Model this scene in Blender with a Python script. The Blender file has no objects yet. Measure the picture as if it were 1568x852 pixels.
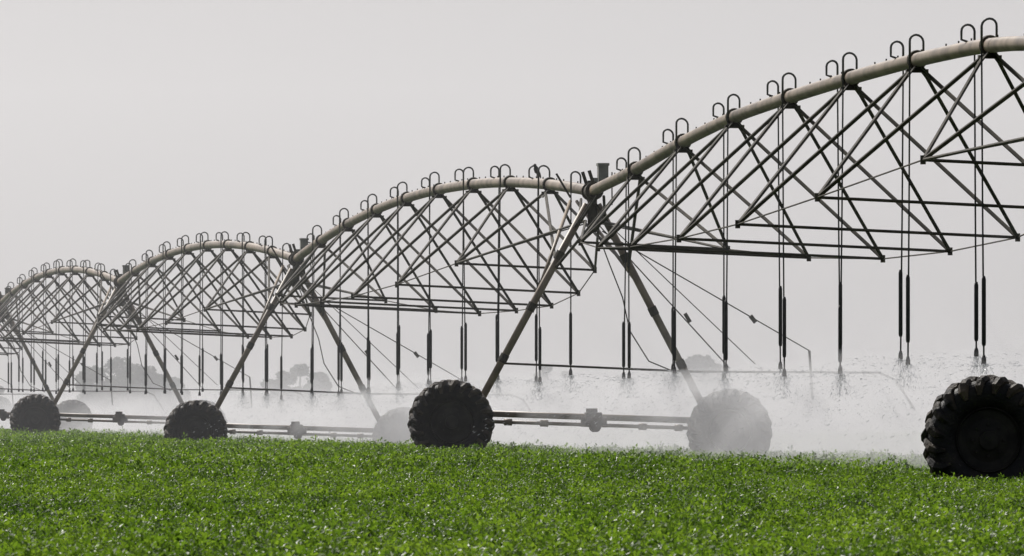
import bpy, bmesh, math, random
import numpy as np
from mathutils import Vector
random.seed(7); rng=np.random.default_rng(7)
ZC=1.0
scene=bpy.context.scene
# ---------------------------------------------------------------- frame of the machine
P=Vector((-.1037,.9946,0)); Q=Vector((.9946,.1037,0)); T1=Vector((1.218,158.5,0))
L=54.0
UT={-1:-108,0:-54,1:0,2:54,3:108,4:162,5:216}
ZP={-1:3.5,0:3.62,1:3.485,2:3.285,3:3.54,4:3.65,5:3.7}
ZG={-1:-.9,0:-.84,1:-.67,2:-.87,3:-.62,4:-.5,5:-.45}
def W(u,v,z): return T1+P*u+Q*v+Vector((0,0,z+ZC))
def lineX(Y): return 1.218-.10426*(Y-158.5)
YS=[0,30,48,105,158,212,266,320,400,600,9000]
CZ=[-.74,-.68,-.65,-.63,-.42,-.36,-.24,-.18,-.25,-.9,-.9]
SZ=[-1,-1,-1,-.93,-.75,-.9,-.7,-.6,-.62,-1.3,-1.3]
def cross(X,Y):
    w=np.clip((Y-90)/60,0,1)*np.clip((700-Y)/300,0,1)
    return -.02*np.clip(X-lineX(Y)+2,-2,10)*w
def canopy(X,Y): return np.interp(Y,YS,CZ)+cross(X,Y)
def soil(X,Y): return np.interp(Y,YS,SZ)+cross(X,Y)
def groundU(u): return np.interp(u,[UT[k] for k in range(-1,6)],[ZG[k] for k in range(-1,6)])
# ---------------------------------------------------------------- materials
def newmat(name):
    m=bpy.data.materials.new(name); m.use_nodes=True
    nt=m.node_tree; nt.nodes.clear(); o=nt.nodes.new('ShaderNodeOutputMaterial')
    return m,nt,o
def mat_noise(name,c1,c2,scale=5,rough=.5,metal=0,spec=.5,bump=0,detail=5,lo=.35,hi=.65,bscale=None):
    m,nt,o=newmat(name); N=nt.nodes.new; K=nt.links.new
    b=N('ShaderNodeBsdfPrincipled'); tc=N('ShaderNodeTexCoord'); n=N('ShaderNodeTexNoise'); r=N('ShaderNodeValToRGB')
    n.inputs['Scale'].default_value=scale; n.inputs['Detail'].default_value=detail
    K(tc.outputs['Object'],n.inputs['Vector']); K(n.outputs['Fac'],r.inputs['Fac'])
    r.color_ramp.elements[0].position=lo; r.color_ramp.elements[1].position=hi
    r.color_ramp.elements[0].color=(*c1,1); r.color_ramp.elements[1].color=(*c2,1)
    K(r.outputs['Color'],b.inputs['Base Color'])
    b.inputs['Roughness'].default_value=rough; b.inputs['Metallic'].default_value=metal
    b.inputs['Specular IOR Level'].default_value=spec
    if bump:
        n2=N('ShaderNodeTexNoise'); n2.inputs['Scale'].default_value=bscale or scale*3; K(tc.outputs['Object'],n2.inputs['Vector'])
        bp=N('ShaderNodeBump'); bp.inputs['Strength'].default_value=bump; bp.inputs['Distance'].default_value=.02
        K(n2.outputs['Fac'],bp.inputs['Height']); K(bp.outputs['Normal'],b.inputs['Normal'])
    K(b.outputs['BSDF'],o.inputs['Surface']); return m
M_pipe=mat_noise('weathered_galvanised_pipe',(.105,.075,.048),(.27,.205,.14),2.2,.5,.0,.4)
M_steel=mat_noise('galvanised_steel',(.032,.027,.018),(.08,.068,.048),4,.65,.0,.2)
M_leg=mat_noise('weathered_leg_steel',(.13,.095,.06),(.27,.21,.145),3,.5,.0,.4)
M_hose=mat_noise('black_hose',(.018,.018,.017),(.038,.037,.035),8,.6,0,.25)
M_hoop=mat_noise('grey_gooseneck',(.045,.045,.042),(.1,.098,.09),8,.5)
M_tyre=mat_noise('wet_muddy_rubber',(.004,.004,.0038),(.022,.018,.014),9,.6,0,.25,.5,8,.45,.75,40)
M_lug=mat_noise('muddy_sunlit_tyre_lugs',(.008,.007,.006),(.095,.072,.048),5,.65,0,.25,.5,8,.38,.72,40)  # mud tone raised to tan, painting sunlight on the treads into the colour
M_rim=mat_noise('dirty_rim',(.012,.011,.010),(.03,.027,.022),6,.7,0,.2)
M_box=mat_noise('control_box_paint',(.15,.145,.13),(.24,.23,.2),5,.45)
M_bark=mat_noise('bark',(.05,.04,.03),(.1,.08,.06),2,.9)
M_bird=mat_noise('bird_feathers',(.02,.018,.016),(.06,.05,.045),40,.7)
def leafmat(name,cols,trans=.4,rough=.35,spec=.5,scale=.25):
    m,nt,o=newmat(name); N=nt.nodes.new; K=nt.links.new
    b=N('ShaderNodeBsdfPrincipled'); t=N('ShaderNodeBsdfTranslucent'); mx=N('ShaderNodeMixShader')
    geo=N('ShaderNodeNewGeometry'); oi=N('ShaderNodeObjectInfo'); n=N('ShaderNodeTexNoise'); n.inputs['Scale'].default_value=scale; n.inputs['Detail'].default_value=3
    K(geo.outputs['Position'],n.inputs['Vector'])
    a=N('ShaderNodeMath'); a.operation='ADD'; K(n.outputs['Fac'],a.inputs[0])
    s=N('ShaderNodeMath'); s.operation='MULTIPLY_ADD'; s.inputs[1].default_value=.55; s.inputs[2].default_value=-.275
    K(oi.outputs['Random'],s.inputs[0]); K(s.outputs[0],a.inputs[1])
    s2=N('ShaderNodeMath'); s2.operation='MULTIPLY_ADD'; s2.inputs[1].default_value=.4; s2.inputs[2].default_value=-.2
    K(geo.outputs['Random Per Island'],s2.inputs[0])
    a2=N('ShaderNodeMath'); a2.operation='ADD'; K(a.outputs[0],a2.inputs[0]); K(s2.outputs[0],a2.inputs[1])
    r=N('ShaderNodeValToRGB'); K(a2.outputs[0],r.inputs['Fac'])
    e=r.color_ramp.elements; e[0].position=.25; e[0].color=(*cols[0],1); e[1].position=.8; e[1].color=(*cols[2],1)
    x=e.new(.5); x.color=(*cols[1],1)
    K(r.outputs['Color'],b.inputs['Base Color']); b.inputs['Roughness'].default_value=rough; b.inputs['Specular IOR Level'].default_value=spec
    hs=N('ShaderNodeHueSaturation'); hs.inputs['Value'].default_value=1.4; hs.inputs['Hue'].default_value=.495; K(r.outputs['Color'],hs.inputs['Color']); K(hs.outputs['Color'],t.inputs['Color'])
    mx.inputs[0].default_value=trans; K(b.outputs[0],mx.inputs[1]); K(t.outputs[0],mx.inputs[2]); K(mx.outputs[0],o.inputs['Surface'])
    return m
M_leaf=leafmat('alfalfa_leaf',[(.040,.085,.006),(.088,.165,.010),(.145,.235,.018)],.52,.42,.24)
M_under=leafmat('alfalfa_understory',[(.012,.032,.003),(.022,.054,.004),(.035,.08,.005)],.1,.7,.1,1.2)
M_tree=leafmat('tree_leaf',[(.012,.022,.007),(.022,.036,.012),(.035,.05,.018)],.2,.6,.15)
M_ground=leafmat('field_far',[(.05,.09,.02),(.07,.12,.03),(.09,.13,.04)],0.0,.8,.1,.01)
# ---------------------------------------------------------------- mesh builder
class MB:
    def __init__(s): s.v=[]; s.f=[]
    def tube(s,pts,r,n=8,caps=True):
        pts=[Vector(p) for p in pts]; k=len(pts); rs=r if isinstance(r,(list,tuple)) else [r]*k
        base=len(s.v); ref=None
        for i,p in enumerate(pts):
            t=(pts[min(i+1,k-1)]-pts[max(i-1,0)]).normalized()
            if ref is None:
                ref=Vector((0,0,1)) if abs(t.z)<.9 else Vector((1,0,0))
            a=(ref-t*ref.dot(t)).normalized(); b=t.cross(a); ref=a
            for j in range(n):
                w=2*math.pi*(j+.5)/n; s.v.append(p+(a*math.cos(w)+b*math.sin(w))*rs[i])
        for i in range(k-1):
            for j in range(n):
                j2=(j+1)%n; s.f.append((base+i*n+j,base+i*n+j2,base+(i+1)*n+j2,base+(i+1)*n+j))
        if caps:
            s.f.append(tuple(base+j for j in range(n))[::-1]); s.f.append(tuple(base+(k-1)*n+j for j in range(n)))
    def box(s,c,ax,h):
        c=Vector(c); b=len(s.v)
        for sx in(-1,1):
            for sy in(-1,1):
                for sz in(-1,1): s.v.append(c+ax[0]*(sx*h[0])+ax[1]*(sy*h[1])+ax[2]*(sz*h[2]))
        for f in((0,1,3,2),(4,6,7,5),(0,4,5,1),(2,3,7,6),(0,2,6,4),(1,5,7,3)): s.f.append(tuple(b+i for i in f))
    def lathe(s,c,ax,prof,n=32):
        a,b1,b2=ax; b=len(s.v)
        for x,r in prof:
            for j in range(n):
                w=2*math.pi*j/n; s.v.append(Vector(c)+a*x+(b1*math.cos(w)+b2*math.sin(w))*r)
        for i in range(len(prof)-1):
            for j in range(n):
                j2=(j+1)%n; s.f.append((b+i*n+j,b+i*n+j2,b+(i+1)*n+j2,b+(i+1)*n+j))
    def obj(s,name,mat,parent=None,smooth=False):
        me=bpy.data.meshes.new(name); me.from_pydata([tuple(v) for v in s.v],[],s.f); me.materials.append(mat)
        if smooth:
            me.polygons.foreach_set('use_smooth',[True]*len(me.polygons))
        me.update(); o=bpy.data.objects.new(name,me); scene.collection.objects.link(o)
        if parent: o.parent=parent
        return o
def fixnormals(o):
    bm=bmesh.new(); bm.from_mesh(o.data); bmesh.ops.remove_doubles(bm,verts=bm.verts,dist=1e-5); bmesh.ops.recalc_face_normals(bm,faces=bm.faces)
    if bm.calc_volume(signed=True)<0: bmesh.ops.reverse_faces(bm,faces=bm.faces)
    bm.to_mesh(o.data); bm.free()
def npmesh(name,v,f,mat,parent=None,smooth=False):
    me=bpy.data.meshes.new(name); v=np.asarray(v,dtype=np.float32); f=np.asarray(f,dtype=np.int32); k=f.shape[1]
    me.vertices.add(len(v)); me.vertices.foreach_set('co',v.ravel())
    me.loops.add(f.size); me.loops.foreach_set('vertex_index',f.ravel())
    me.polygons.add(len(f)); me.polygons.foreach_set('loop_start',np.arange(0,f.size,k,dtype=np.int32))
    me.update(calc_edges=True); me.validate(); me.materials.append(mat)
    if smooth: me.polygons.foreach_set('use_smooth',np.ones(len(me.polygons),dtype=bool))
    o=bpy.data.objects.new(name,me); scene.collection.objects.link(o)
    if parent: o.parent=parent
    return o
def empty(name):
    o=bpy.data.objects.new(name,None); scene.collection.objects.link(o); return o
UP=Vector((0,0,1))
# ---------------------------------------------------------------- spans
PROF={0:([0,.1,.21,.318,.42,.53,.636,.746,.87,1],[3.485,3.66,3.93,4.12,4.2,4.26,4.29,4.27,4.05,3.62])}
ARCH={-1:.65,1:.65,2:.58,3:.6,4:.6}
def pipez(i,t):
    if i==0: 
        a,b=PROF[0]
        return float(np.mean([np.interp(np.clip(t+d,0,1),a,b) for d in (-.03,0,.03)])) if .04<t<.96 else float(np.interp(t,a,b))
    return ZP[i+1]*(1-t)+ZP[i]*t+ARCH[i]*4*t*(1-t)
DEPTH=[1.25,1.65,1.87,1.93,1.9,1.7,1.3]; HALF=[1.05,1.45,1.67,1.72,1.7,1.5,1.1]
def nd(i,k): return .105+.1072*(k-1) if i==0 else k/9
nozzles=[]
for i in range(-1,5):
    par=empty('irrigation_span')
    uf=UT[i+1]; un=UT[i]
    U=lambda t: uf+(un-uf)*t
    pipe=MB(); pts=[W(U(t),0,pipez(i,t)) for t in np.linspace(0,1,55)]
    pipe.tube(pts,.085,14); pipe.obj('pipeline',M_pipe,par,True)
    fl=MB(); tr=MB(); rods=MB(); hoops=MB(); hose=MB(); wt=MB(); plug=MB()
    for k in range(1,9):
        t=nd(i,k); z=pipez(i,t); c=W(U(t),0,z)
        tn=(W(U(t+.01),0,pipez(i,t+.01))-c).normalized(); b=Q; n=tn.cross(b)
        fl.lathe(c,(tn,b,n),[(-.05,.086),(-.05,.115),(-.02,.12),(-.015,.11),(.015,.11),(.02,.12),(.05,.115),(.05,.086)],20)
        for sg in(-1,1):
            fl.box(c+Q*sg*.07-UP*.12,(tn,(Q*sg*.6-UP*.8).normalized(),(Q*sg*.8+UP*.6).normalized()),(.2,.10,.008))
        fl.box(c-UP*.13,(tn,Q,UP),(.06,.13,.02))
    for q in range(1,54):
        t=q/54
        if q%6: 
            z=pipez(i,t); plug.tube([W(U(t),0,z+.08),W(U(t),0,z+.112)],.011,6)
    low=[]
    for j in range(7):
        t=(nd(i,j+1)+nd(i,j+2))/2; zc=pipez(i,t)-DEPTH[j]
        l=W(U(t),-HALF[j]-.08,zc+.01); r=W(U(t),HALF[j]-.05,zc-.085*HALF[j]); low.append((l,r))
        tr.tube([l,r],.021,6)
        for k in(j+1,j+2):
            tt=nd(i,k); zz=pipez(i,tt)
            tr.tube([W(U(tt),-.07,zz-.12),l],.025,6); tr.tube([W(U(tt),.07,zz-.12),r],.025,6)
        for e in(l,r): tr.tube([e-UP*.05,e+UP*.05],.035,6)
    for s_ in(0,1):
        sg=-1 if s_==0 else 1
        ch=[W(U(0)-.2,sg*.12,ZP[i+1]-.5)]+[p[s_] for p in low]+[W(U(1)+.2,sg*.12,ZP[i]-.5)]
        for a,b in zip(ch[:-1],ch[1:]): rods.tube([a,b],.010,5)
        for e in(0,1):
            a=low[0][s_] if e==0 else low[-1][s_]
            tr.tube([a,W(U(e),sg*.1,ZP[i+1-e]-.45)],.02,6)
            kk=nd(i,1) if e==0 else nd(i,8)
            rods.tube([W(U(kk),sg*.07,pipez(i,kk)-.12),W(U(e),sg*.55,ZP[i+1-e]-1.15)],.024,6)
    def drop(t,sg,big=1.,v0=None):
        z=pipez(i,t)+.085; u=U(t); gz=float(groundU(u)); r=.072*big*random.uniform(.94,1.06); v0=sg*.03 if v0 is None else v0
        lean=random.uniform(-.012,.012); hh=.11*big*random.uniform(.9,1.15)
        if abs(v0)>.085: pts=[W(u,v0*.3,z-.01),W(u,v0,z+.015),W(u,v0,z+hh)]
        else: pts=[W(u,v0,z-.02),W(u,v0,z+hh)]
        for a in np.linspace(0,math.pi,9)[1:]: pts.append(W(u,v0-sg*(r-r*math.cos(a))+lean*math.sin(a),z+hh+r*math.sin(a)))
        ve=v0-sg*2*r
        pts.append(W(u,ve,z-.1)); hoops.tube(pts,.0145,8)
        jit=random.uniform(-.1,.1)
        sw=random.uniform(-.04,.04)
        zb=gz+1.36+jit*.6+(.12 if i==0 and t>.6 else 0)
        hose.tube([W(u,ve,z-.08),W(u,ve+sw*.4,(z+zb)/2),W(u,ve+sw,zb+.05)],.0115,6)
        zw=zb+.2+random.uniform(-.06,.14); ln=random.uniform(.62,.78); wt.tube([W(u,ve+sw,zw),W(u,ve+sw,zw+.03),W(u,ve+sw,zw+ln),W(u,ve+sw,zw+ln+.04)],[.02,.026,.026,.016],8)
        wt.tube([W(u,ve+sw,zb),W(u,ve+sw,zb+.06),W(u,ve+sw,zb+.1)],[.03,.028,.016],8)
        nozzles.append((u,ve+sw,zb))
    sh=.012 if i==0 else 0
    for k in range(1,9):
        drop(nd(i,k)-.006+sh+(.006 if i==0 and k==8 else 0),1,1.15); drop(nd(i,k)-.040+sh,-1,1.0,-.10)
    if i!=0: drop(.965,1,1.)
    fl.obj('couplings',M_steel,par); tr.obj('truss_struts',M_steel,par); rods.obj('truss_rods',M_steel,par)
    hoops.obj('goosenecks',M_hoop,par,True); hose.obj('drop_hoses',M_hose,par); wt.obj('hose_weights_and_nozzles',M_hose,par,True); plug.obj('outlet_plugs',M_steel,par)
# ---------------------------------------------------------------- towers
SL=-.033
WS={-1:0,0:.0,1:-.06,2:.06,3:-.04,4:0,5:0}
for n in range(-1,6):
    par=empty('irrigation_tower'); u0=UT[n]; zp=ZP[n]; zg=ZG[n]
    Tw=lambda u,v,h: W(u0+u,v,zg+h+SL*v)
    H=zp-zg
    lg=MB(); st=MB(); bx=MB(); th=MB(); bm_=MB()
    st.tube([Tw(0,0,H+.16),Tw(0,0,H-.62)],.075,12)
    st.lathe(Tw(0,0,H),(P,Q,UP),[(-.3,.09),(-.3,.14),(-.25,.14),(-.25,.11),(.25,.11),(.25,.14),(.3,.14),(.3,.09)],20)
    for sg in(-1,1):
        st.box(Tw(0,sg*.12,H-.3),(P,(Q*sg*.55-UP*.83).normalized(),(Q*sg*.83+UP*.55).normalized()),(.12,.3,.012))
        st.tube([Tw(-1.1,sg*.05,H-.1),Tw(0,sg*.2,H-.5),Tw(1.1,sg*.05,H-.1)],.022,6)
        st.tube([Tw(sg*.45,0,H),Tw(sg*.45,-.1,H+.3)],.03,6)
    st.tube([Tw(1.2,-.42,H+.28),Tw(1.2,-.2,H-.08)],.018,6)
    bx.box(Tw(0,.16,H+.24),(P,Q,UP),(.1,.075,.15)); bx.box(Tw(0,.16,H+.41),(P,Q,UP),(.115,.088,.02))
    bx.tube([Tw(-.14,.02,H+.06),Tw(-.14,.02,H+.2)],.05,10)
    st.tube([Tw(0,.3,H-.2),Tw(0,.3,H+.3)],.012,6)
    for sg in(-1,1):
        lg.tube([Tw(0,sg*.08,H-.2),Tw(0,sg*1.78,.78)],.058,10)
        lg.tube([Tw(2.6,sg*.05,H-.1),Tw(.1,sg*.8,H-1.5)],.028,8)
        for q in(.25,.5,.75):
            v=sg*(.08+1.7*q); h=(H-.2)*(1-q)+.78*q; st.tube([Tw(0,v-sg*.03,h+.06),Tw(0,v+sg*.03,h-.06)],.07,10)
    c=[Tw(-.1,.02,H-.5),Tw(-.1,.25,H-1.1),Tw(-.1,.45,H-1.6),Tw(-.1,.56,H-2.1),Tw(-.1,.85,H-2.55),Tw(-.1,1.3,H-2.72)]
    th.tube(c,.011,6)
    bm_.tube([Tw(0,-1.95,.73),Tw(0,1.95,.73)],.05,10)
    bm_.tube([Tw(-.14,-1.95,.61),Tw(-.14,1.95,.61)],.03,8)
    for v in(-1.3,-.75,.75,1.3): bm_.tube([Tw(-.14,v-.06,.61),Tw(-.14,v+.06,.61)],.055,8)
    bx2=MB(); bx2.box(Tw(-.1,0,.70),(P,Q,UP),(.14,.12,.10)); bx2.tube([Tw(-.1,-.02,.8),Tw(-.1,-.02,.86)],.09,12)
    bx2.tube([Tw(-.1,-.18,.66),Tw(-.1,.2,.66)],.085,12); bx2.tube([Tw(-.22,.03,.58),Tw(.05,.03,.58)],.08,12)
    bx2.obj('drive_motor',M_lug,par)
    th.tube([Tw(.1,-1.36,1.5),Tw(.1,1.5,1.47),Tw(.1,4.4,1.55),Tw(.1,4.65,1.45),Tw(.1,4.95,1.0)],.018,8)
    th.tube([Tw(.1,3.33,1.85),Tw(.1,3.38,1.1)],.022,6)
    th.tube([Tw(0,.15,H-.6),Tw(.1,3.33,1.85)],.010,5); th.tube([Tw(0,-.1,H-.3),Tw(.1,2.1,1.55)],.010,5)
    th.tube([Tw(0,.2,H-.45),Tw(.1,2.5,1.62)],.008,5)
    th.tube([Tw(.05,2.42,2.35),Tw(.05,2.5,2.25)],.035,8); th.tube([Tw(.05,1.42,2.35),Tw(.05,1.5,2.22)],.03,8)
    for v in(2.1,3.3,4.9): nozzles.append((u0+.1,v,zg+1.1+SL*v))
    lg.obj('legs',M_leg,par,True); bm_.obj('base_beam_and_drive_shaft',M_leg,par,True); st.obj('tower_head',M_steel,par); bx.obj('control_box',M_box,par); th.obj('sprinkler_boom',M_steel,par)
    for sg in(-1,1):
        wc=Tw(-.28,sg*2.12+WS[n],.58)
        ty=MB(); prof=[(-.10,.33),(-.15,.36),(-.175,.44),(-.17,.52),(-.14,.575),(-.07,.597),(0,.602),(.07,.597),(.14,.575),(.17,.52),(.175,.44),(.15,.36),(.10,.33)]
        ty.lathe(wc,(P,Q,UP),prof,56); ty.obj('tyre',M_tyre,par,True)
        NL=20; lu=MB()
        for q in range(NL):
            for sd in(-1,1):
                a0=2*math.pi*(q+(0 if sd<0 else .5))/NL+n*.13
                pp=[]
                for x,r,da in((0,.60,0),(.07,.605,.07),(.135,.59,.14),(.178,.54,.2),(.186,.46,.23)):
                    a=a0+da; pp.append(wc+P*(x*sd)+(Q*math.cos(a)+UP*math.sin(a))*r)
                k_=random.uniform(.88,1.12); lu.tube(pp,[.042*k_,.052*k_,.054*k_,.048*k_,.022],6)
        lu.obj('tyre_lugs',M_lug,par)
        rm=MB(); rm.lathe(wc,(P,Q,UP),[(-.10,.335),(-.115,.32),(-.06,.30),(-.05,.22),(-.08,.12),(-.09,.1),(-.13,.095),(-.14,.0)],32)
        rm.lathe(wc,(P,Q,UP),[(.10,.335),(.115,.32),(.06,.30),(.05,.22),(.08,.12),(.09,.1),(.2,.095),(.2,.0)],32)
        for q in range(8):
            a=q*math.pi/4; p=wc+(Q*math.cos(a)+UP*math.sin(a))*.16; rm.tube([p-P*.06,p-P*.1],.014,6)
        rm.obj('rim',M_rim,par)
        gb=MB(); gb.box(wc+P*.26+UP*.07,(P,Q,UP),(.1,.09,.12)); gb.obj('wheel_gearbox',M_rim,par)
# ---------------------------------------------------------------- bird on the pipe
par=empty('perched_bird'); tb=.853
bc=W(UT[2]+(UT[1]-UT[2])*tb,0,pipez(1,tb)+.085)
b=MB(); B=1.2
b.tube([bc+(Q*.055+UP*.0)*B,bc+(Q*.035+UP*.05)*B,bc+UP*.09*B,bc+(-Q*.012+UP*.13)*B,bc+(-Q*.02+UP*.15)*B,bc+(-Q*.025+UP*.17)*B,bc+(-Q*.03+UP*.19)*B],[.008,.024,.043,.04,.024,.028,.013],10)
b.tube([bc+(-Q*.03+UP*.175)*B,bc+(-Q*.06+UP*.172)*B],[.009,.001],6)
for s_ in(-1,1): b.tube([bc+P*.012*s_+UP*.09,bc+P*.012*s_-UP*.002],.004,5)
b.obj('body',M_bird,par,True)
# ---------------------------------------------------------------- ground
xs=np.concatenate([np.linspace(-6000,-200,12),np.linspace(-150,-40,8),np.linspace(-36,36,37),np.linspace(40,150,8),np.linspace(200,6000,12)])
ys=np.concatenate([np.linspace(-200,0,4),np.arange(10,420,6),np.linspace(430,900,14),np.linspace(1000,9000,12)])
X,Y=np.meshgrid(xs,ys); Z=soil(X,Y)+ZC
v=np.stack([X.ravel(),Y.ravel(),Z.ravel()],1); nx=len(xs); ny=len(ys)
def gridf(nx,ny):
    i=np.arange(ny-1)[:,None]*nx+np.arange(nx-1)[None,:]; i=i.ravel(); return np.stack([i,i+1,i+nx+1,i+nx],1)
npmesh('ground',v,gridf(nx,ny),M_ground,None,True)
# ---------------------------------------------------------------- alfalfa crop
crop=empty('alfalfa_crop')
def sn(X,Y):
    return (np.sin(X*2.1+1.3*np.sin(Y*.7))*np.sin(Y*1.7+np.sin(X*1.1))+.6*np.sin(X*5.3+Y*1.1)*np.sin(Y*4.1-X*.8)+.5*np.sin(X*.45+2)*np.sin(Y*.16+X*.1))
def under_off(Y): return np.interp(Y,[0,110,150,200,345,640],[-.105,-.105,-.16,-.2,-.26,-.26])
ys=np.concatenate([np.arange(15,120,.35),np.arange(120,345,.9),np.arange(345,640,5)])
rows=[]; nxr=110
for y in ys:
    hw=.058*y+7; rows.append(np.stack([np.linspace(-hw,hw,nxr),np.full(nxr,y)],1))
g=np.concatenate(rows); X=g[:,0]; Y=g[:,1]
Z=canopy(X,Y)+under_off(Y)+.02*sn(X,Y)+rng.normal(0,.012,len(X))+ZC
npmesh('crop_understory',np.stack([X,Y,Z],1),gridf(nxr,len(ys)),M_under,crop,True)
src=bpy.data.collections.new('alfalfa_clumps')
def clump(idx,nst,rad,hgt,ls):
    vv=[]; ff=[]
    for s_ in range(nst):
        a=rng.uniform(0,2*math.pi); rr=rad*math.sqrt(rng.uniform()); bx_,by=rr*math.cos(a),rr*math.sin(a)
        top=hgt*rng.uniform(-.35,1.)*(1-.5*(rr/rad)**2)
        lean=rng.normal(0,.03,2); b0=len(vv); w=.0014
        vv+= [(bx_-lean[0]-w,by,top-.16),(bx_-lean[0]+w,by,top-.16),(bx_+w,by,top),(bx_-w,by,top)]; ff.append((b0,b0+1,b0+2,b0+3))
        for q in range(11):
            h=top-.11*rng.uniform()**1.3+.005
            ang=rng.uniform(0,2*math.pi); el=rng.uniform(-.4,1.0); d=np.array([math.cos(ang)*math.cos(el),math.sin(ang)*math.cos(el),math.sin(el)])
            st=np.array([bx_,by,h]); off=d*rng.uniform(.003,.024); l=ls*rng.uniform(.6,1.35); wd=l*.28
            sd=np.cross(d,[0,0,1]); sd/=np.linalg.norm(sd)+1e-6; sd=sd*math.cos(.5*rng.normal())+np.cross(d,sd)*rng.normal()*.5; sd/=np.linalg.norm(sd)
            up=np.cross(sd,d)
            p0=st+off; p1=p0+d*l
            b0=len(vv)
            vv+=[tuple(p0),tuple(p0+d*l*.5+sd*wd+up*wd*.25),tuple(p1),tuple(p0+d*l*.5-sd*wd+up*wd*.25)]
            ff.append((b0,b0+1,b0+2,b0+3))
    me=bpy.data.meshes.new('alfalfa_clump'); me.from_pydata(vv,[],ff); me.materials.append(M_leaf); me.update()
    o=bpy.data.objects.new('alfalfa_clump',me); src.objects.link(o)
for k in range(7): clump(k,30,.135,.095,.025)
def scatter(name,y0,y1,dens,sc,e0,e1,pad):
    N=int(dens*(y1-y0)*(2*((y0+y1)/2*.052+pad)))
    y=rng.uniform(y0,y1,N*2); hw=.052*y+pad; keep=rng.uniform(0,1,N*2)<hw/(.052*y1+pad); y=y[keep][:N]; hw=hw[keep][:N]
    x=rng.uniform(-1,1,len(y))*hw
    z=canopy(x,y)-.06+.034*sn(x,y)+rng.normal(0,.024,len(x))+e0+(e1-e0)*(y-y0)/(y1-y0)+ZC
    me=bpy.data.meshes.new(name); me.vertices.add(len(x)); me.vertices.foreach_set('co',np.stack([x,y,z],1).astype(np.float32).ravel())
    at=me.attributes.new('sc','FLOAT','POINT'); at.data.foreach_set('value',(sc*rng.uniform(.7,1.35,len(x))).astype(np.float32))
    at=me.attributes.new('rz','FLOAT_VECTOR','POINT'); r=np.stack([rng.normal(0,.2,len(x)),rng.normal(0,.2,len(x)),rng.uniform(0,6.28,len(x))],1); at.data.foreach_set('vector',r.astype(np.float32).ravel())
    o=bpy.data.objects.new(name,me); scene.collection.objects.link(o); o.parent=crop
    ng=bpy.data.node_groups.new(name+'_gn','GeometryNodeTree')
    ng.interface.new_socket('Geometry',in_out='INPUT',socket_type='NodeSocketGeometry'); ng.interface.new_socket('Geometry',in_out='OUTPUT',socket_type='NodeSocketGeometry')
    N_=ng.nodes.new; K=ng.links.new
    gi=N_('NodeGroupInput'); go=N_('NodeGroupOutput'); ci=N_('GeometryNodeCollectionInfo'); ci.inputs['Collection'].default_value=src; ci.inputs['Separate Children'].default_value=True; ci.inputs['Reset Children'].default_value=True
    ip=N_('GeometryNodeInstanceOnPoints'); ip.inputs['Pick Instance'].default_value=True
    a1=N_('GeometryNodeInputNamedAttribute'); a1.data_type='FLOAT'; a1.inputs['Name'].default_value='sc'
    a2=N_('GeometryNodeInputNamedAttribute'); a2.data_type='FLOAT_VECTOR'; a2.inputs['Name'].default_value='rz'
    K(gi.outputs[0],ip.inputs['Points']); K(ci.outputs[0],ip.inputs['Instance']); K(a1.outputs['Attribute'],ip.inputs['Scale']); K(a2.outputs['Attribute'],ip.inputs['Rotation'])
    K(ip.outputs[0],go.inputs[0])
    md=o.modifiers.new('scatter','NODES'); md.node_group=ng
scatter('foliage_near',34,110,14,1.05,0,0,2.2)
scatter('foliage_mid',110,200,6.5,1.5,-.03,-.13,3)
scatter('foliage_far',200,345,3.5,2.1,-.2,-.22,4)
# ---------------------------------------------------------------- trees
def tree(px,topy,wpx,Yd,nleaf=4200,name='broadleaf_tree'):
    s=16010/Yd; x=(px-784)/16010*Yd; g=float(soil(np.array(x),np.array(Yd)))+ZC; top=(645-topy)/s+ZC; Hh=top-g; Wd=wpx/s
    par=empty(name); t=MB(); base=Vector((x,Yd,g))
    t.tube([base-UP*.3,base+Vector((.1,0,Hh*.2)),base+Vector((-.1,.1,Hh*.45)),base+Vector((0,0,Hh*.8))],[.35,.26,.2,.06],8)
    cl=[]
    for k in range(12):
        a=k*2.4+random.random(); rr=Wd*.5*random.uniform(.25,.8); h=Hh*random.uniform(.36,.85)*(1-.25*(rr/(Wd*.5))**2)
        e=base+Vector((math.cos(a)*rr,math.sin(a)*rr,h)); cl.append((e,Wd*random.uniform(.14,.24)))
        t.tube([base+UP*Hh*random.uniform(.2,.4),(base+e)/2+UP*Hh*.15,e],[.13,.08,.03],6)
    cl.append((base+UP*Hh*.84,Wd*.18))
    t.obj('trunk_and_limbs',M_bark,par)
    vv=[];ff=[]
    for q in range(nleaf):
        e,r=cl[q%len(cl)]; d=rng.normal(0,1,3); d/=np.linalg.norm(d); d*=r*rng.uniform(.2,1.1)**.6; d[2]*=.65
        p=np.array(e)+d; p[2]=min(p[2],g+Hh)
        n1=rng.normal(0,1,3); n1/=np.linalg.norm(n1); n2=np.cross(n1,rng.normal(0,1,3)); n2/=np.linalg.norm(n2); l=rng.uniform(.15,.36)
        b0=len(vv); vv+=[p-n1*l,p+n2*l*.6,p+n1*l,p-n2*l*.6]; ff.append((b0,b0+1,b0+2,b0+3))
    npmesh('crown',vv,ff,M_tree,par)
for a in((142,556,80,1200),(182,541,110,1230),(225,553,80,1180),(265,570,60,1220),(434,560,62,1150),(460,549,78,1200),(490,564,45,1190),(838,546,40,1200),(866,557,26,1230),(1068,530,60,1200),(1040,545,46,1220),(1098,545,44,1180),(-4,586,50,1200),(720,592,50,1600),(1240,590,70,1650)):
    tree(*a)
vv=[];ff=[]
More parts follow.
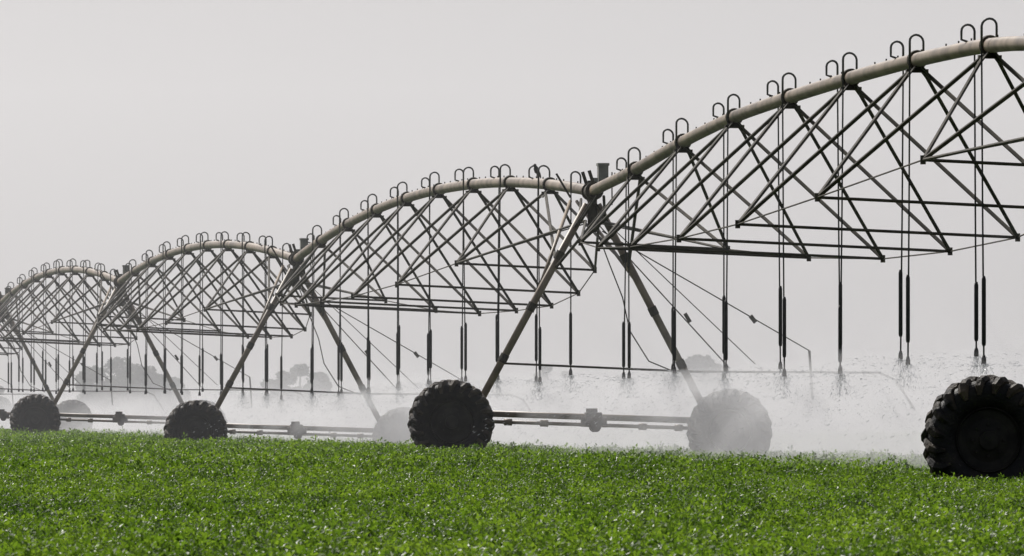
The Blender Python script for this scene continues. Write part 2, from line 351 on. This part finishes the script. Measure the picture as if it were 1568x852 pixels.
for q in range(30000):
    x=rng.uniform(-130,130); h=(2.4+1.4*math.sin(x*.09)+1.0*math.sin(x*.31+1)+.8*math.sin(x*.83))
    p=np.array([x,1750+rng.uniform(-8,8),-.3+rng.uniform()**.7*max(h,1.)]); n1=rng.normal(0,1,3); n1/=np.linalg.norm(n1); n2=np.cross(n1,rng.normal(0,1,3)); n2/=np.linalg.norm(n2); l=rng.uniform(.2,.45)
    b0=len(vv); vv+=[p-n1*l,p+n2*l*.6,p+n1*l,p-n2*l*.6]; ff.append((b0,b0+1,b0+2,b0+3))
npmesh('distant_tree_line',vv,ff,M_tree)
# ---------------------------------------------------------------- spray droplets
m,nt,o=newmat('water_droplets'); pb=nt.nodes.new('ShaderNodeBsdfPrincipled'); tl=nt.nodes.new('ShaderNodeBsdfTranslucent'); mx=nt.nodes.new('ShaderNodeMixShader'); tl.inputs[0].default_value=(.75,.76,.78,1)
pb.inputs['Base Color'].default_value=(.7,.72,.75,1); pb.inputs['Roughness'].default_value=.15; mx.inputs[0].default_value=.5
nt.links.new(pb.outputs[0],mx.inputs[1]); nt.links.new(tl.outputs[0],mx.inputs[2]); nt.links.new(mx.outputs[0],o.inputs['Surface'])
vv=[];ff=[]
for (u,v_,z) in nozzles:
    if u<-75 or u>70: continue
    for q in range(420):
        a=rng.uniform(0,2*math.pi); near=rng.uniform()<.4; r=(.25 if near else 2.8)*rng.uniform()**1.1; h=z+.16*r-.16*r*r-rng.uniform(0,.12)*(.3+r)
        if near: h=z-.28*rng.uniform()**1.4; r*=(z-h)*2.5+.2
        d=Q*math.cos(a)+P*math.sin(a); p=W(u+math.sin(a)*r,v_+math.cos(a)*r+.12*r,h); t=(d+UP*(.16-.32*r)).normalized() if not near else (d*.4-UP).normalized()
        l=rng.uniform(.008,.035); w=rng.uniform(.0015,.004); n=t.cross(UP).normalized()*w; k=t.cross(n).normalized()*w; b0=len(vv)
        vv+=[p-t*l,p+n,p-n*.5+k,p-n*.5-k,p+t*l]; ff+=[(b0,b0+1,b0+2),(b0,b0+2,b0+3),(b0,b0+3,b0+1),(b0+4,b0+2,b0+1),(b0+4,b0+3,b0+2),(b0+4,b0+1,b0+3)]
npmesh('water_spray',vv,ff,m)
# ---------------------------------------------------------------- mist (homogeneous volumes)
def volmat(name,dens,g=.5,col=(1,1,1)):
    m,nt,o=newmat(name); vs=nt.nodes.new('ShaderNodeVolumeScatter'); vs.inputs['Density'].default_value=dens; vs.inputs['Anisotropy'].default_value=g; vs.inputs['Color'].default_value=(*col,1)
    nt.links.new(vs.outputs[0],o.inputs['Volume']); return m
mist=empty('irrigation_mist')
def solid(name,U_,V_,top,bot,dens):
    nu,nv=U_.shape; n=nu*nv
    mk=lambda Z: np.array([tuple(W(a,b,c)) for a,b,c in zip(U_.ravel(),V_.ravel(),Z.ravel())])
    vt=mk(top); vb=mk(bot); f=gridf(nv,nu); side=[]
    idx=lambda i,j: i*nv+j
    for j in range(nv-1): side+= [(idx(0,j),idx(0,j+1),idx(0,j+1)+n,idx(0,j)+n),(idx(nu-1,j+1),idx(nu-1,j),idx(nu-1,j)+n,idx(nu-1,j+1)+n)]
    for i in range(nu-1): side+= [(idx(i+1,0),idx(i,0),idx(i,0)+n,idx(i+1,0)+n),(idx(i,nv-1),idx(i+1,nv-1),idx(i+1,nv-1)+n,idx(i,nv-1)+n)]
    o=npmesh(name,np.concatenate([vt,vb]),np.concatenate([f,f[:,::-1]+n,np.array(side)]),volmat(name+'_vol',dens),mist,True); fixnormals(o)
def bank(name,u0,u1,v0,v1,H,dens,amp,seed,du=1.0,dv=.5):
    us=np.arange(u0,u1+.01,du); vs=np.arange(v0,v1+.01,dv); U_,V_=np.meshgrid(us,vs,indexing='ij')
    s=np.clip((V_-v0)/2.0,0,1)*np.clip((v1-V_)/4.0,0,1); s=s*s*(3-2*s); e=np.clip((U_-u0)/14,0,1)*np.clip((u1-U_)/14,0,1)
    g=groundU(U_)-.02*V_
    nz=(np.sin(U_*.85+seed)*np.sin(V_*.9+seed*2+U_*.13)+.9*np.sin(U_*.21+seed*3)*np.sin(V_*.5+seed)+.4*np.sin(U_*1.6+V_*1.3+seed)+rng.normal(0,.12,U_.shape))
    top=g+H*s*e*(1+amp*nz)+.15; top=np.maximum(top,g+.05); solid(name,U_,V_,top,g-.05+0*top,dens)
bank('low_mist',-90,226,-.8,11,1.05,.022,.35,1.)
bank('middle_mist',-86,130,-1.2,10,1.6,.010,.42,2.3)
bank('high_mist',-80,20,-1.0,9,2.15,.0045,.45,4.1)
us=np.arange(-70,60,.3); vs=np.arange(-1.5,4.6,.25); U_,V_=np.meshgrid(us,vs,indexing='ij')
best=np.full(U_.shape,-9.)
for (u,v_,z) in nozzles:
    if u<-72 or u>62: continue
    k1=rng.uniform(.10,.36); k2=rng.uniform(.13,.28)
    du_=U_-u; dv_=V_-v_; dv_=np.where(dv_>0,dv_*.62,dv_*1.35); r=np.sqrt(du_**2+dv_**2); best=np.maximum(best,z+k1*r-k2*r*r)
g=groundU(U_)-.02*V_; top=np.maximum(best,g+.12); bot=np.maximum(best-.30,g+.02)
solid('spray_curtains',U_,V_,top,bot,.06)
hz=MB(); hz.box((0,1300,39.0),(Vector((1,0,0)),Vector((0,1,0)),UP),(900,1180,41)); fixnormals(hz.obj('air_haze',volmat('haze_vol',.00055,.5,(.965,.97,.99))))
# ---------------------------------------------------------------- light, sky
S=Vector((-.43,.72,.83)).normalized()
sd=bpy.data.lights.new('sun','SUN'); sd.energy=5.0; sd.angle=math.radians(.6); sd.color=(1,.96,.9)
so=bpy.data.objects.new('sun',sd); so.rotation_euler=(-S).to_track_quat('-Z','Y').to_euler(); so.location=(0,0,60); scene.collection.objects.link(so)
w=bpy.data.worlds.new('World'); scene.world=w; w.use_nodes=True; nt=w.node_tree; bg=nt.nodes['Background']
sk=nt.nodes.new('ShaderNodeTexSky'); sk.sky_type='NISHITA'; sk.sun_disc=False; sk.sun_elevation=math.asin(S.z); sk.sun_rotation=math.atan2(S.x,S.y); sk.air_density=1.2; sk.dust_density=2.5; sk.ozone_density=4
hs=nt.nodes.new('ShaderNodeHueSaturation'); hs.inputs['Saturation'].default_value=.3
mt=nt.nodes.new('ShaderNodeMix'); mt.data_type='RGBA'; mt.blend_type='MULTIPLY'; mt.inputs[0].default_value=1; mt.inputs[7].default_value=(.985,.975,1.05,1)
nt.links.new(sk.outputs[0],hs.inputs['Color']); nt.links.new(hs.outputs[0],mt.inputs[6]); nt.links.new(mt.outputs[2],bg.inputs['Color']); bg.inputs['Strength'].default_value=.082
scene.view_settings.view_transform='Standard'; scene.view_settings.look='None'; scene.view_settings.exposure=0
cam=bpy.data.cameras.new('camera'); cam.lens=367.6; cam.sensor_width=36; cam.clip_end=20000; cam.clip_start=.5
cam.dof.use_dof=True; cam.dof.focus_distance=130; cam.dof.aperture_fstop=32
co=bpy.data.objects.new('camera',cam); co.location=(0,0,ZC); co.rotation_euler=(math.radians(90)+math.atan(219/16010),0,0); scene.collection.objects.link(co); scene.camera=co
